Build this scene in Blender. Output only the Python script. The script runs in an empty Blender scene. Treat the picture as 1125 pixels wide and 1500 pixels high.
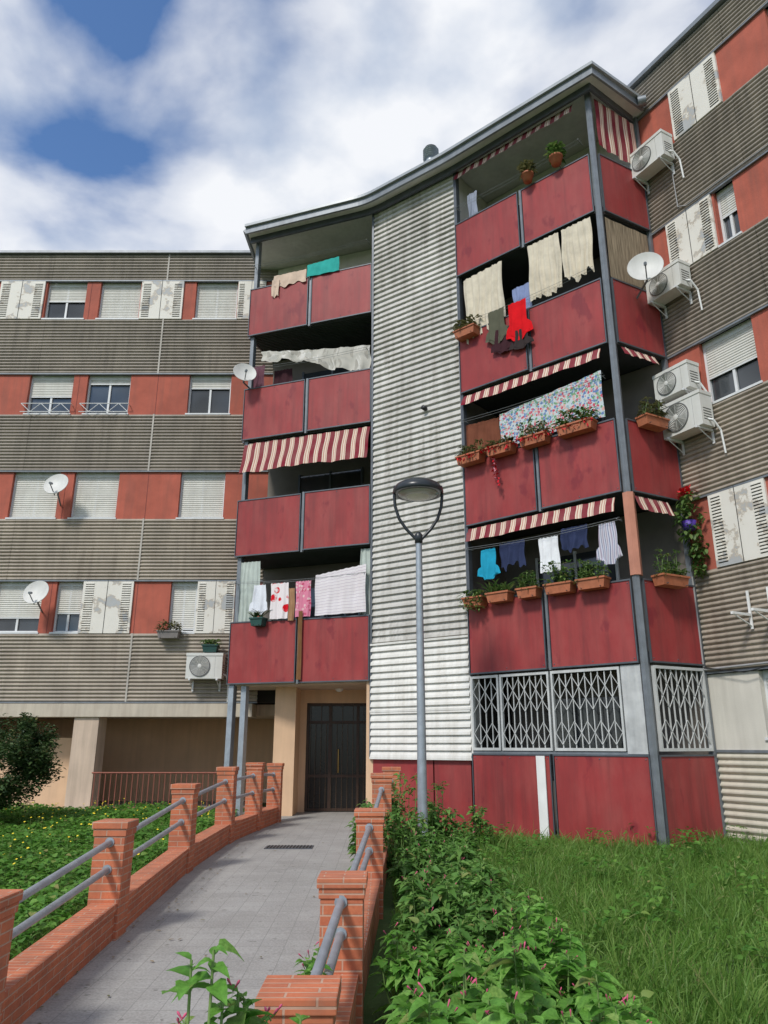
import bpy, math, random
import numpy as np
from mathutils import Vector, Matrix
random.seed(7); rng=np.random.default_rng(11)
scene=bpy.context.scene
scene.view_settings.view_transform='Standard'
try: scene.view_settings.look='None'
except Exception: pass
scene.view_settings.exposure=0

# ------------------------------------------------------------ materials
MATS={}
def nt(name):
    m=bpy.data.materials.new(name); m.use_nodes=True
    t=m.node_tree; b=t.nodes['Principled BSDF']; return m,t,b
def noise(t,vec,scale,detail=4,rough=.55):
    n=t.nodes.new('ShaderNodeTexNoise'); n.inputs['Scale'].default_value=scale
    n.inputs['Detail'].default_value=detail; n.inputs['Roughness'].default_value=rough
    t.links.new(vec,n.inputs['Vector']); return n.outputs['Fac']
def ramp(t,fac,stops,interp='LINEAR'):
    r=t.nodes.new('ShaderNodeValToRGB'); r.color_ramp.interpolation=interp
    e=r.color_ramp.elements
    while len(e)<len(stops): e.new(.5)
    for i,(p,c) in enumerate(stops):
        e[i].position=p; e[i].color=(c[0],c[1],c[2],1) if hasattr(c,'__len__') else (c,c,c,1)
    t.links.new(fac,r.inputs['Fac']); return r.outputs['Color']
def mixc(t,fac,a,b,mode='MIX'):
    m=t.nodes.new('ShaderNodeMix'); m.data_type='RGBA'; m.blend_type=mode
    for s,v in ((m.inputs[0],fac),(m.inputs[6],a),(m.inputs[7],b)):
        if isinstance(v,(int,float)): s.default_value=v
        elif isinstance(v,tuple): s.default_value=(v[0],v[1],v[2],1)
        else: t.links.new(v,s)
    return m.outputs[2]
def objvec(t,scale=(1,1,1)):
    tc=t.nodes.new('ShaderNodeTexCoord'); mp=t.nodes.new('ShaderNodeMapping')
    mp.inputs['Scale'].default_value=scale
    t.links.new(tc.outputs['Object'],mp.inputs['Vector']); return mp.outputs['Vector']
def uvvec(t,scale=(1,1,1)):
    tc=t.nodes.new('ShaderNodeTexCoord'); mp=t.nodes.new('ShaderNodeMapping')
    mp.inputs['Scale'].default_value=scale
    t.links.new(tc.outputs['UV'],mp.inputs['Vector']); return mp.outputs['Vector']
def bump(t,b,h,strength=.3,dist=.01):
    n=t.nodes.new('ShaderNodeBump'); n.inputs['Strength'].default_value=strength; n.inputs['Distance'].default_value=dist
    t.links.new(h,n.inputs['Height']); t.links.new(n.outputs['Normal'],b.inputs['Normal'])
def P(name,base,rough=.7,var=.15,scale=2.5,streak=0.0,dirt=(.08,.07,.06),metal=0,bmp=0,bsc=60,spec=.4,blot=None,fade=None):
    if name in MATS: return MATS[name]
    m,t,b=nt(name)
    v=objvec(t)
    f=noise(t,v,scale,5)
    lo=tuple(max(0,c*(1-var)) for c in base); hi=tuple(min(1,c*(1+var)) for c in base)
    col=ramp(t,f,[(.3,lo),(.7,hi)])
    if fade:
        f5=noise(t,objvec(t,(1.5,1.5,.7)),1.7,5,.6)
        col=mixc(t,ramp(t,f5,[(.42,0.0),(.72,.6)]),col,fade)
    if streak>0:
        f2=noise(t,objvec(t,(5,5,.35)),1.6,6,.6)
        f3=noise(t,objvec(t),.9,3)
        mm=t.nodes.new('ShaderNodeMath'); mm.operation='MULTIPLY'
        t.links.new(ramp(t,f2,[(.42,0.0),(.72,1.0)]),mm.inputs[0]); t.links.new(ramp(t,f3,[(.3,.35),(.65,1.0)]),mm.inputs[1])
        m2=t.nodes.new('ShaderNodeMath'); m2.operation='MULTIPLY'; m2.inputs[1].default_value=streak
        t.links.new(mm.outputs[0],m2.inputs[0])
        col=mixc(t,m2.outputs[0],col,dirt)
    if blot:
        f4=noise(t,objvec(t,(1,1,.6)),3.1,4,.5)
        col=mixc(t,ramp(t,f4,[(.61,0.0),(.68,.6)]),col,blot)
    t.links.new(col,b.inputs['Base Color'])
    b.inputs['Roughness'].default_value=rough; b.inputs['Metallic'].default_value=metal
    b.inputs['Specular IOR Level'].default_value=spec
    if bmp>0: bump(t,b,noise(t,v,bsc,4),bmp,.01)
    MATS[name]=m; return m

red=P('balcony_red_sheet',(.295,.040,.040),.5,.16,1.1,.75,(.15,.035,.035),bmp=.06,bsc=5,spec=.3,blot=(.17,.018,.028),fade=(.35,.085,.075))
redwall=P('painted_red_render',(.41,.105,.068),.85,.18,2,.6,(.22,.085,.065),bmp=.3)
brown=P('brown_corrugated_sheet',(.30,.26,.215),.6,.16,1.2,.65,(.14,.12,.10))
brown2=P('brown_corrugated_sheet_weathered',(.36,.31,.25),.6,.17,1.4,.65,(.19,.155,.12))
lightcor=P('pale_slat_sheet',(.54,.525,.49),.6,.16,1.0,.9,(.24,.22,.185),spec=.25)
whitecor=P('white_slat_sheet',(.70,.69,.65),.6,.09,1.0,.6,(.40,.37,.31),spec=.25)
creamcor=P('cream_corrugated_sheet',(.55,.51,.42),.6,.08,1.5,.4,(.3,.27,.2))
gap=P('dark_gap',(.035,.033,.03),.9,.1)
steel=P('grey_painted_steel',(.20,.22,.24),.45,.15,6,.4,(.1,.1,.1),metal=.3)
steeld=P('dark_grey_steel',(.10,.11,.125),.45,.15,6,0,metal=.3)
galv=P('galvanised_steel',(.36,.40,.44),.45,.14,9,.25,(.2,.22,.24),metal=.45)
alu=P('white_aluminium',(.66,.67,.67),.4,.06,5,.2,(.35,.34,.32))
blind=P('roller_blind',(.60,.59,.54),.6,.06,4,.35,(.35,.32,.28))
roofm=P('roof_fascia_metal',(.22,.24,.26),.45,.15,3,.4,(.10,.10,.11),metal=.3)
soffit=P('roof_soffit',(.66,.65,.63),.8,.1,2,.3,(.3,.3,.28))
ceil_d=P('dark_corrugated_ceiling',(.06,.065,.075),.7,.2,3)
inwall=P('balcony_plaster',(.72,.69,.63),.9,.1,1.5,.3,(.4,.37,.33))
inwall_shade=P('balcony_plaster_shaded',(.16,.14,.12),.9,.2,1.5)  # same plaster with the shade of the lower recesses painted into its colour
slabm=P('slab_edge',(.13,.12,.12),.7,.15,4)
peach=P('peach_render',(.68,.46,.29),.9,.08,1.5,.4,(.42,.29,.20),bmp=.2)
peach_d=P('peach_render_worn',(.60,.47,.36),.9,.12,1.2,.65,(.30,.23,.18),bmp=.3)
concr=P('concrete_beam',(.52,.46,.37),.9,.1,2,.6,(.27,.21,.16),bmp=.3)
creamw=P('cream_render',(.60,.57,.50),.9,.07,1.5,.4,(.35,.33,.28),bmp=.2)
white=P('white_paint',(.75,.75,.73),.5,.05,4,.3,(.45,.44,.4))
acw=P('ac_casing',(.64,.64,.60),.45,.05,5,.35,(.4,.37,.3))
black=P('black_plastic',(.02,.02,.022),.4,.2)
blackp=P('lamp_black_paint',(.025,.03,.035),.3,.2)
terra=P('terracotta_plastic',(.40,.13,.06),.6,.18,10,.3,(.22,.12,.08))
soil=P('soil',(.06,.045,.03),.95,.3,20)
wire=P('wire',(.25,.26,.27),.5,.1)
redbar=P('red_brown_bars',(.28,.09,.06),.6,.15,8)
cable=P('cable_grey',(.3,.3,.3),.6,.1)
stemm=P('plant_stem',(.17,.27,.08),.6,.2,10)
bark=P('bark',(.10,.075,.05),.9,.3,15,bmp=.6)
yellow=P('yellow_petal',(.75,.58,.03),.6,.1,10)
pink=P('magenta_petal',(.60,.10,.20),.6,.2,10)
redflower=P('red_petal',(.6,.02,.03),.6,.2,10)
bluepot=P('violet_pot',(.08,.04,.3),.5,.2,10)

def glassm():
    m,t,b=nt('window_glass'); v=objvec(t)
    t.links.new(ramp(t,noise(t,v,.8,2),[(.35,(.015,.018,.02)),(.7,(.07,.08,.09))]),b.inputs['Base Color'])
    b.inputs['Roughness'].default_value=.06; b.inputs['Specular IOR Level'].default_value=.8; return m
glass=glassm()
def peel():
    m,t,b=nt('peeling_white_shutter'); v=objvec(t)
    f=noise(t,v,2.2,6,.65)
    c=ramp(t,f,[(.0,(.76,.74,.68)),(.53,(.70,.67,.60)),(.56,(.48,.42,.34)),(.60,(.40,.41,.41)),(1,(.50,.50,.49))])
    t.links.new(c,b.inputs['Base Color']); b.inputs['Roughness'].default_value=.65; return m
shut=peel()
def brickm():
    m,t,b=nt('orange_brick')
    v=uvvec(t)
    br=t.nodes.new('ShaderNodeTexBrick'); t.links.new(v,br.inputs['Vector'])
    br.inputs['Scale'].default_value=1; br.inputs['Brick Width'].default_value=.25; br.inputs['Row Height'].default_value=.060
    br.inputs['Mortar Size'].default_value=.0055; br.inputs['Mortar Smooth'].default_value=.25; br.inputs['Bias'].default_value=0
    br.inputs['Color1'].default_value=(.58,.165,.07,1); br.inputs['Color2'].default_value=(.43,.11,.05,1); br.inputs['Mortar'].default_value=(.50,.34,.25,1)
    f=noise(t,objvec(t),5,6,.6)
    f2=noise(t,objvec(t),40,3)
    col=mixc(t,.2,br.outputs['Color'],ramp(t,f2,[(.3,(.28,.09,.05)),(.7,(.7,.3,.16))]))
    col=mixc(t,ramp(t,f,[(.42,0.0),(.8,.65)]),col,(.20,.10,.065))
    t.links.new(col,b.inputs['Base Color']); b.inputs['Roughness'].default_value=.85
    inv=t.nodes.new('ShaderNodeMath'); inv.operation='SUBTRACT'; inv.inputs[0].default_value=1; t.links.new(br.outputs['Fac'],inv.inputs[1])
    bump(t,b,inv.outputs[0],.6,.006); return m
brick=brickm()
def pavem():
    m,t,b=nt('concrete_pavers')
    br=t.nodes.new('ShaderNodeTexBrick'); t.links.new(uvvec(t),br.inputs['Vector']); br.offset=0
    br.inputs['Scale'].default_value=1; br.inputs['Brick Width'].default_value=.2; br.inputs['Row Height'].default_value=.2
    br.inputs['Mortar Size'].default_value=.004; br.inputs['Mortar Smooth'].default_value=.4
    br.inputs['Color1'].default_value=(.36,.35,.33,1); br.inputs['Color2'].default_value=(.31,.30,.285,1); br.inputs['Mortar'].default_value=(.20,.195,.185,1)
    f=noise(t,objvec(t),1.3,7,.65)
    col=mixc(t,ramp(t,f,[(.38,0.0),(.75,.65)]),br.outputs['Color'],(.18,.17,.155))
    f2=noise(t,objvec(t),60,3)
    col=mixc(t,.25,col,ramp(t,f2,[(.35,(.15,.15,.14)),(.65,(.48,.47,.45))]))
    f3=noise(t,objvec(t),14,2,.4)
    col=mixc(t,ramp(t,f3,[(.70,0.0),(.74,.6)]),col,(.10,.095,.085))
    t.links.new(col,b.inputs['Base Color']); b.inputs['Roughness'].default_value=.85
    bump(t,b,f2,.25,.004); return m
pave=pavem()
def groundm():
    m,t,b=nt('soil_and_turf')
    f=noise(t,objvec(t),3,8,.6)
    col=ramp(t,f,[(.3,(.045,.085,.02)),(.6,(.06,.11,.025)),(.8,(.08,.09,.035))])
    t.links.new(col,b.inputs['Base Color']); b.inputs['Roughness'].default_value=.95
    bump(t,b,f,.6,.05); return m
groundmat=groundm()
def stripes(name,stops,period,rough=.85,horizontal=False):
    m,t,b=nt(name)
    tc=t.nodes.new('ShaderNodeTexCoord'); sp=t.nodes.new('ShaderNodeSeparateXYZ'); t.links.new(tc.outputs['UV'],sp.inputs[0])
    d=t.nodes.new('ShaderNodeMath'); d.operation='DIVIDE'; d.inputs[1].default_value=period
    t.links.new(sp.outputs[1 if horizontal else 0],d.inputs[0])
    fr=t.nodes.new('ShaderNodeMath'); fr.operation='FRACT'; t.links.new(d.outputs[0],fr.inputs[0])
    col=ramp(t,fr.outputs[0],stops,'CONSTANT')
    f=noise(t,objvec(t),3,4); col=mixc(t,ramp(t,f,[(.3,0.0),(.8,.3)]),col,(.35,.27,.23))
    t.links.new(col,b.inputs['Base Color']); b.inputs['Roughness'].default_value=rough; b.inputs['Specular IOR Level'].default_value=.1
    return m
mar=(.19,.015,.03); crm=(.66,.56,.45)
awn=stripes('maroon_stripe_awning',[(0,mar),(.46,crm),(.58,(.40,.16,.12)),(.66,crm),(.82,(.40,.16,.12)),(.88,crm),(.95,mar)],.22)
stripewhite=stripes('pale_striped_sheet',[(0,(.74,.70,.72)),(.7,(.5,.42,.5)),(.85,(.76,.74,.74))],.06,horizontal=True)
plaid=stripes('plaid_cloth',[(0,(.55,.58,.66)),(.3,(.10,.14,.3)),(.45,(.6,.6,.65)),(.75,(.35,.3,.4))],.07)
def spots(name,base,cols,scale,thr=.5):
    m,t,b=nt(name); v=uvvec(t)
    vo=t.nodes.new('ShaderNodeTexVoronoi'); vo.inputs['Scale'].default_value=scale; t.links.new(v,vo.inputs['Vector'])
    cc=ramp(t,vo.outputs['Color'],[(i/len(cols),c) for i,c in enumerate(cols)],'CONSTANT')
    f=ramp(t,vo.outputs['Distance'],[(0,1.0),(thr,1.0),(thr+.04,0.0)])
    n2=noise(t,v,scale*1.2,3); f=mixc(t,1.0,f,ramp(t,n2,[(.38,0.0),(.5,1.0)]),'MULTIPLY')
    t.links.new(mixc(t,f,base,cc),b.inputs['Base Color']); b.inputs['Roughness'].default_value=.85; b.inputs['Specular IOR Level'].default_value=.1
    return m
floral=spots('floral_cloth',(.50,.56,.58),[(.10,.25,.25),(.5,.08,.12),(.12,.2,.4),(.15,.3,.15),(.6,.35,.3),(.3,.42,.45)],22,.6)
redflor=spots('red_flower_cloth',(.74,.68,.68),[(.6,.01,.02),(.65,.02,.04)],5,.42)
pinkflor=spots('pink_flower_cloth',(.65,.22,.32),[(.7,.5,.5),(.5,.08,.15)],14,.4)
lace=spots('crumpled_lace',(.50,.48,.43),[(.36,.34,.30),(.62,.6,.56)],9,.5)
def cloth_m(name,c): return P(name,c,.9,.14,5,spec=.1)
def reedm():
    m,t,b=nt('reed_screen')
    f=noise(t,uvvec(t,(60,2,1)),1,3)
    t.links.new(ramp(t,f,[(.35,(.12,.09,.055)),(.65,(.34,.27,.18))]),b.inputs['Base Color']); b.inputs['Roughness'].default_value=.9
    return m
reed=reedm()
def leafm(name,c1,c2,c3,tr=.3,rough=.5,patch=.5,dry=(.30,.27,.10),mott=0):
    m,t,b=nt(name)
    g=t.nodes.new('ShaderNodeNewGeometry')
    col=ramp(t,g.outputs['Random Per Island'],[(0,c1),(.5,c2),(.95,c3),(1,dry)])
    f=noise(t,objvec(t),1.3,4); col=mixc(t,ramp(t,f,[(.38,0.0),(.7,patch)]),col,tuple(c*.55 for c in c1))
    if mott:
        f2=noise(t,objvec(t),55,5,.65); col=mixc(t,ramp(t,f2,[(.38,mott),(.62,0.0)]),col,tuple(c*.6 for c in c1))
        f3=noise(t,objvec(t),22,2,.4); col=mixc(t,ramp(t,f3,[(.70,0.0),(.76,.6)]),col,(.26,.22,.07))
        bump(t,b,f2,.5,.004)
    t.links.new(col,b.inputs['Base Color']); b.inputs['Roughness'].default_value=rough; b.inputs['Specular IOR Level'].default_value=.3
    tl=t.nodes.new('ShaderNodeBsdfTranslucent')
    hs=t.nodes.new('ShaderNodeHueSaturation'); hs.inputs['Value'].default_value=1.6; t.links.new(col,hs.inputs['Color']); t.links.new(hs.outputs[0],tl.inputs['Color'])
    mx=t.nodes.new('ShaderNodeMixShader'); mx.inputs[0].default_value=tr
    t.links.new(b.outputs[0],mx.inputs[1]); t.links.new(tl.outputs[0],mx.inputs[2])
    t.links.new(mx.outputs[0],t.nodes['Material Output'].inputs['Surface'])
    return m
grassm=leafm('grass_blades',(.085,.185,.03),(.135,.265,.048),(.225,.35,.085),.4,.5,.3,dry=(.36,.33,.16))
shrubm=leafm('shrub_leaves',(.08,.19,.04),(.12,.26,.055),(.19,.34,.08),.3)
nearm=leafm('four_oclock_leaves',(.10,.26,.04),(.16,.37,.06),(.27,.50,.11),.32,.42,.3,mott=.6)
coverm=leafm('ground_cover_leaves',(.06,.17,.025),(.10,.25,.035),(.16,.31,.055),.3)
treem=leafm('tree_leaves',(.022,.05,.016),(.04,.08,.024),(.08,.13,.04),.2)
potm=leafm('potted_leaves',(.06,.13,.03),(.11,.2,.05),(.18,.25,.07),.25)
drym=leafm('dry_potted_leaves',(.10,.10,.04),(.14,.15,.06),(.2,.18,.08),.2)

# ------------------------------------------------------------ mesh builder
class MB:
    def __init__(s): s.v=[]; s.f=[]; s.m=[]; s.mats=[]; s.uv=[]; s.sm=[]
    def mi(s,mat):
        if mat not in s.mats: s.mats.append(mat)
        return s.mats.index(mat)
    def add(s,vs,fs,mat,uvs=None,smooth=False):
        o=len(s.v); s.v.extend([tuple(v) for v in vs]); k=s.mi(mat)
        for i,f in enumerate(fs):
            s.f.append(tuple(o+a for a in f)); s.m.append(k); s.sm.append(smooth)
            s.uv.append([uvs[a] for a in f] if uvs is not None else None)
    def build(s,name,parent=None):
        me=bpy.data.meshes.new(name); me.from_pydata(s.v,[],s.f)
        for m in s.mats: me.materials.append(m)
        me.polygons.foreach_set('material_index',s.m); me.polygons.foreach_set('use_smooth',s.sm)
        ul=me.uv_layers.new(name='UVMap').data
        for p in me.polygons:
            u=s.uv[p.index]; n=p.normal
            for j,li in enumerate(p.loop_indices):
                if u is not None: ul[li].uv=u[j]
                else:
                    co=me.vertices[me.loops[li].vertex_index].co
                    if abs(n.z)>.7: ul[li].uv=(co.x,co.y)
                    else:
                        l=math.hypot(n.x,n.y) or 1
                        ul[li].uv=(-co.x*n.y/l+co.y*n.x/l,co.z)
        me.update(); ob=bpy.data.objects.new(name,me); scene.collection.objects.link(ob)
        if parent: ob.parent=parent
        return ob
def empty(name):
    e=bpy.data.objects.new(name,None); scene.collection.objects.link(e); return e
class Fr:
    def __init__(s,o,e=None,d=None):
        s.o=Vector((o[0],o[1],0))
        if e is not None: d=(e[0]-o[0],e[1]-o[1]); s.len=math.hypot(*d)
        l=math.hypot(*d); s.d=Vector((d[0]/l,d[1]/l,0)); s.n=Vector((s.d.y,-s.d.x,0))
    def p(s,a,n,z): return s.o+s.d*a+s.n*n+Vector((0,0,z))
def box(mb,F,s0,s1,n0,n1,z0,z1,mat):
    vs=[F.p(s0,n0,z0),F.p(s0,n1,z0),F.p(s1,n1,z0),F.p(s1,n0,z0),F.p(s0,n0,z1),F.p(s0,n1,z1),F.p(s1,n1,z1),F.p(s1,n0,z1)]
    mb.add(vs,[(0,3,2,1),(4,5,6,7),(0,1,5,4),(1,2,6,5),(2,3,7,6),(3,0,4,7)],mat)
W0=Fr((0,0),d=(1,0))
def wbox(mb,x0,x1,y0,y1,z0,z1,mat): box(mb,W0,x0,x1,-y1,-y0,z0,z1,mat)
def prism(mb,pts,z0,z1,mat,matb=None):
    n=len(pts); vs=[(x,y,z0) for x,y in pts]+[(x,y,z1) for x,y in pts]
    mb.add(vs,[tuple(range(n,2*n))]+[(i,(i+1)%n,n+(i+1)%n,n+i) for i in range(n)],mat)
    mb.add(vs[:n],[tuple(range(n))[::-1]],matb or mat)
def bar(mb,a,b,r,mat,seg=6,r2=None,smooth=True):
    a=Vector(a); b=Vector(b); d=(b-a)
    if d.length<1e-6: return
    d.normalize(); u=d.orthogonal().normalized() if abs(d.z)<.99 else Vector((1,0,0)); w=d.cross(u).normalized(); u=w.cross(d)
    r2=r if r2 is None else r2; vs=[]
    for c,rr in ((a,r),(b,r2)):
        for i in range(seg):
            an=2*math.pi*(i+.5)/seg; vs.append(c+(u*math.cos(an)+w*math.sin(an))*rr)
    fs=[(i,(i+1)%seg,seg+(i+1)%seg,seg+i) for i in range(seg)]+[tuple(range(seg))[::-1],tuple(range(seg,2*seg))]
    mb.add(vs,fs[:-2],mat,smooth=smooth and seg>4); mb.add(vs,fs[-2:],mat)
def path_tube(mb,pts,r,mat,seg=8):
    for a,b in zip(pts[:-1],pts[1:]): bar(mb,a,b,r,mat,seg)
def lathe(mb,c,axis,prof,mat,seg=24,smooth=True):
    c=Vector(c); d=Vector(axis).normalized(); u=d.orthogonal().normalized(); w=d.cross(u)
    vs=[];fs=[]
    for (r,h) in prof:
        for i in range(seg):
            a=2*math.pi*i/seg; vs.append(c+d*h+(u*math.cos(a)+w*math.sin(a))*max(r,1e-4))
    for k in range(len(prof)-1):
        for i in range(seg):
            fs.append((k*seg+i,k*seg+(i+1)%seg,(k+1)*seg+(i+1)%seg,(k+1)*seg+i))
    mb.add(vs,fs,mat,smooth=smooth)
def corr(mb,F,s0,s1,n0,z0,z1,pitch,depth,mat,kind='sin',splits=None,jit=.004):
    cnt=max(1,round((z1-z0)/pitch)); ph=(z1-z0)/cnt
    cuts=[s0]+(splits or [])+[s1]
    for a,b_ in zip(cuts[:-1],cuts[1:]):
        pr=[]
        for i in range(cnt):
            b=z0+i*ph; e=random.uniform(-1,1)*jit*.6 if kind!='sin' else 0
            if kind=='sin':
                for k,(h,dd) in enumerate([(0,0),(.18,.75),(.32,1),(.5,1),(.66,.75),(.82,.1)]): pr.append((b+h*ph,n0+dd*depth))
            else:
                pr+= [(b,n0+depth*.1),(b+.10*ph+e,n0+depth+e),(b+.45*ph,n0+depth*.8+e),(b+.78*ph,n0+depth*.25),(b+.999*ph,n0)]
        pr.append((z1,n0))
        vs=[]
        j=random.uniform(-jit,jit)
        for z,n in pr: vs+= [F.p(a+.003,n+j,z),F.p(b_-.003,n+j,z)]
        mb.add(vs,[(2*i,2*i+1,2*i+3,2*i+2) for i in range(len(pr)-1)],mat)
def leaf_into(mb,p,d,up,L,Wd,mat,droop=.25):
    d=Vector(d).normalized(); s=d.cross(Vector(up))
    if s.length<1e-3: s=Vector((1,0,0))
    s.normalize(); u=s.cross(d)
    vs=[];st=[(0,.05),(.25,.85),(.55,1),(.8,.6),(1,.03)]
    for t,w in st:
        c=Vector(p)+d*L*t-Vector((0,0,1))*droop*L*t*t
        vs+= [c-s*Wd*w*.5+u*Wd*.14*w,c,c+s*Wd*w*.5+u*Wd*.14*w]
    fs=[]
    for k in range(4): fs+= [(3*k,3*k+1,3*k+4,3*k+3),(3*k+1,3*k+2,3*k+5,3*k+4)]
    mb.add(vs,fs,mat,smooth=True)
def ribbons(name,Pn,D,U,L,Wd,mat,stations,droop,fold=.14,three=True,parent=None):
    n=len(Pn); D=D/np.linalg.norm(D,axis=1,keepdims=True)
    S=np.cross(D,U); S/= (np.linalg.norm(S,axis=1,keepdims=True)+1e-9); U2=np.cross(S,D)
    cols=[]
    for t,w in stations:
        c=Pn+D*(L*t)[:,None]; c[:,2]-=droop*L*t*t
        a=c-S*(Wd*w*.5)[:,None]+U2*(Wd*fold*w)[:,None]; b=c+S*(Wd*w*.5)[:,None]+U2*(Wd*fold*w)[:,None]
        cols+= [a,c,b] if three else [a,b]
    k=3 if three else 2; ns=len(stations)
    V=np.stack(cols,1).reshape(-1,3); per=k*ns
    f=[]
    for j in range(ns-1):
        for q in range(k-1): f.append((k*j+q,k*j+q+1,k*(j+1)+q+1,k*(j+1)+q))
    f=np.array(f); Fc=(np.arange(n)*per)[:,None,None]+f[None]; Fc=Fc.reshape(-1,4)
    me=bpy.data.meshes.new(name); me.vertices.add(len(V)); me.vertices.foreach_set('co',V.ravel().astype(np.float32))
    me.loops.add(Fc.size); me.loops.foreach_set('vertex_index',Fc.ravel().astype(np.int32))
    me.polygons.add(len(Fc)); me.polygons.foreach_set('loop_start',np.arange(0,Fc.size,4,dtype=np.int32))
    try: me.polygons.foreach_set('loop_total',np.full(len(Fc),4,dtype=np.int32))
    except Exception: pass
    me.materials.append(mat); me.update(calc_edges=True); me.validate()
    me.polygons.foreach_set('use_smooth',np.ones(len(me.polygons),dtype=bool))
    ob=bpy.data.objects.new(name,me); scene.collection.objects.link(ob)
    if parent: ob.parent=parent
    return ob

# ------------------------------------------------------------ key plan points
L=(-3.33,16.45); A=(-.235,15.35); B=(1.60,14.0); C=(4.06,11.84); R=(5.25,12.5)
FL=Fr(L,A); FP=Fr(A,B); FC=Fr(B,C); FS=Fr(C,R)
FW=Fr((-16,17.7),d=(1,0))
FR=Fr(R,d=(.485,-.875))
ZB=[2.82,5.62,8.42,11.20]; RH=1.33
def zg(x,y): return float(np.interp(y,[0,3,5,10,16,40],[-.2,-.1,0,.12,.18,.2]))

# ------------------------------------------------------------ ground, path
def make_ground():
    xs=sorted(set([-500,-200,-80,-40,-20]+list(np.arange(-14,14.1,.35))+[20,40,80,200,500]))
    ys=sorted(set([-300,-80,-30,-10]+list(np.arange(-4,18.1,.4))+[22,30,60,150,400,900]))
    vs=[];fs=[]
    for y in ys:
        for x in xs:
            z=zg(x,y)
            if -2.7<x<.2: z-=.06
            else: z-=.03
            vs.append((x,y,z))
    nx=len(xs)
    for j in range(len(ys)-1):
        for i in range(nx-1): fs.append((j*nx+i,j*nx+i+1,(j+1)*nx+i+1,(j+1)*nx+i))
    mb=MB(); mb.add(vs,fs,groundmat,smooth=True); mb.build('ground')
make_ground()
def make_path():
    mb=MB(); ys=[-1,1,2,3,4,5,6,7,8.5,10,12,14,16,17.75]
    left=np.interp(ys,[3,7,10,12.6,14.2,15.4,15.5,18],[-2.1,-2.3,-2.4,-2.4,-2.25,-2.1,-3.3,-3.3]); right=np.interp(ys,[3,8,11,13,13.1,18],[-.34,-.16,-.05,0,0,0])
    vs=[];fs=[]
    for y,l,r in zip(ys,left,right): vs+=[(l,y,zg(0,y)+.004),(r,y,zg(0,y)+.004)]
    for i in range(len(ys)-1): fs.append((2*i,2*i+1,2*i+3,2*i+2))
    mb.add(vs,fs,pave); mb.build('pavement_path')
    g=MB(); wbox(g,-1.75,-1.05,11.9,12.25,zg(0,12)+.002,zg(0,12)+.014,steeld)
    for i in range(14): wbox(g,-1.72+i*.048,-1.70+i*.048,11.93,12.22,zg(0,12)+.014,zg(0,12)+.02,gap)
    g.build('drain_grate')
    f=MB(); vs=[(-16,16.9,.19),(-3.3,16.9,.19),(-3.3,21,.19),(-16,21,.19)]; f.add(vs,[(0,1,2,3)],pave)
    f.build('portico_floor_slab')
    lf=MB(); lm=P('fallen_leaf',(.20,.14,.06),.8,.4,9)
    for _ in range(140):
        y=random.uniform(4,15); x=random.choice([random.uniform(-2.25,-1.9),random.uniform(-.5,-.2),random.uniform(-2.2,-.2)])
        an=random.uniform(0,6.28); leaf_into(lf,(x,y,zg(0,y)+.014),(math.cos(an),math.sin(an),.1),(0,0,1),random.uniform(.025,.055),.02,lm if random.random()<.6 else drym,.05)
    lf.build('fallen_leaves')
make_path()
def pillar(x,y,h,w=.265,name='brick_pillar'):
    mb=MB(); z=zg(x,y)-.15; zt=h
    wbox(mb,x-w/2,x+w/2,y-w/2,y+w/2,z,zt-.118,brick)
    wbox(mb,x-w/2-.010,x+w/2+.010,y-w/2-.010,y+w/2+.010,zt-.118,zt-.058,brick)
    wbox(mb,x-w/2-.022,x+w/2+.022,y-w/2-.022,y+w/2+.022,zt-.058,zt,brick)
    ob=mb.build(name); bv=ob.modifiers.new('b','BEVEL'); bv.width=.006; bv.segments=2
    return ob
LP=[(-2.12,2.3,.62),(-2.24,4.65,.80),(-2.35,7.1,.965),(-2.48,10,1.13),(-2.48,12.6,1.26),(-2.30,14.2,1.29),(-2.12,15.5,1.25)]
RP=[(-.33,3.38,.69),(-.26,5.25,.81),(-.14,8.1,.98),(-.03,11,1.22),(.12,12.9,1.25)]
for x,y,h in LP: pillar(x,y,h)
for x,y,h in RP: pillar(x,y,h)
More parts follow.
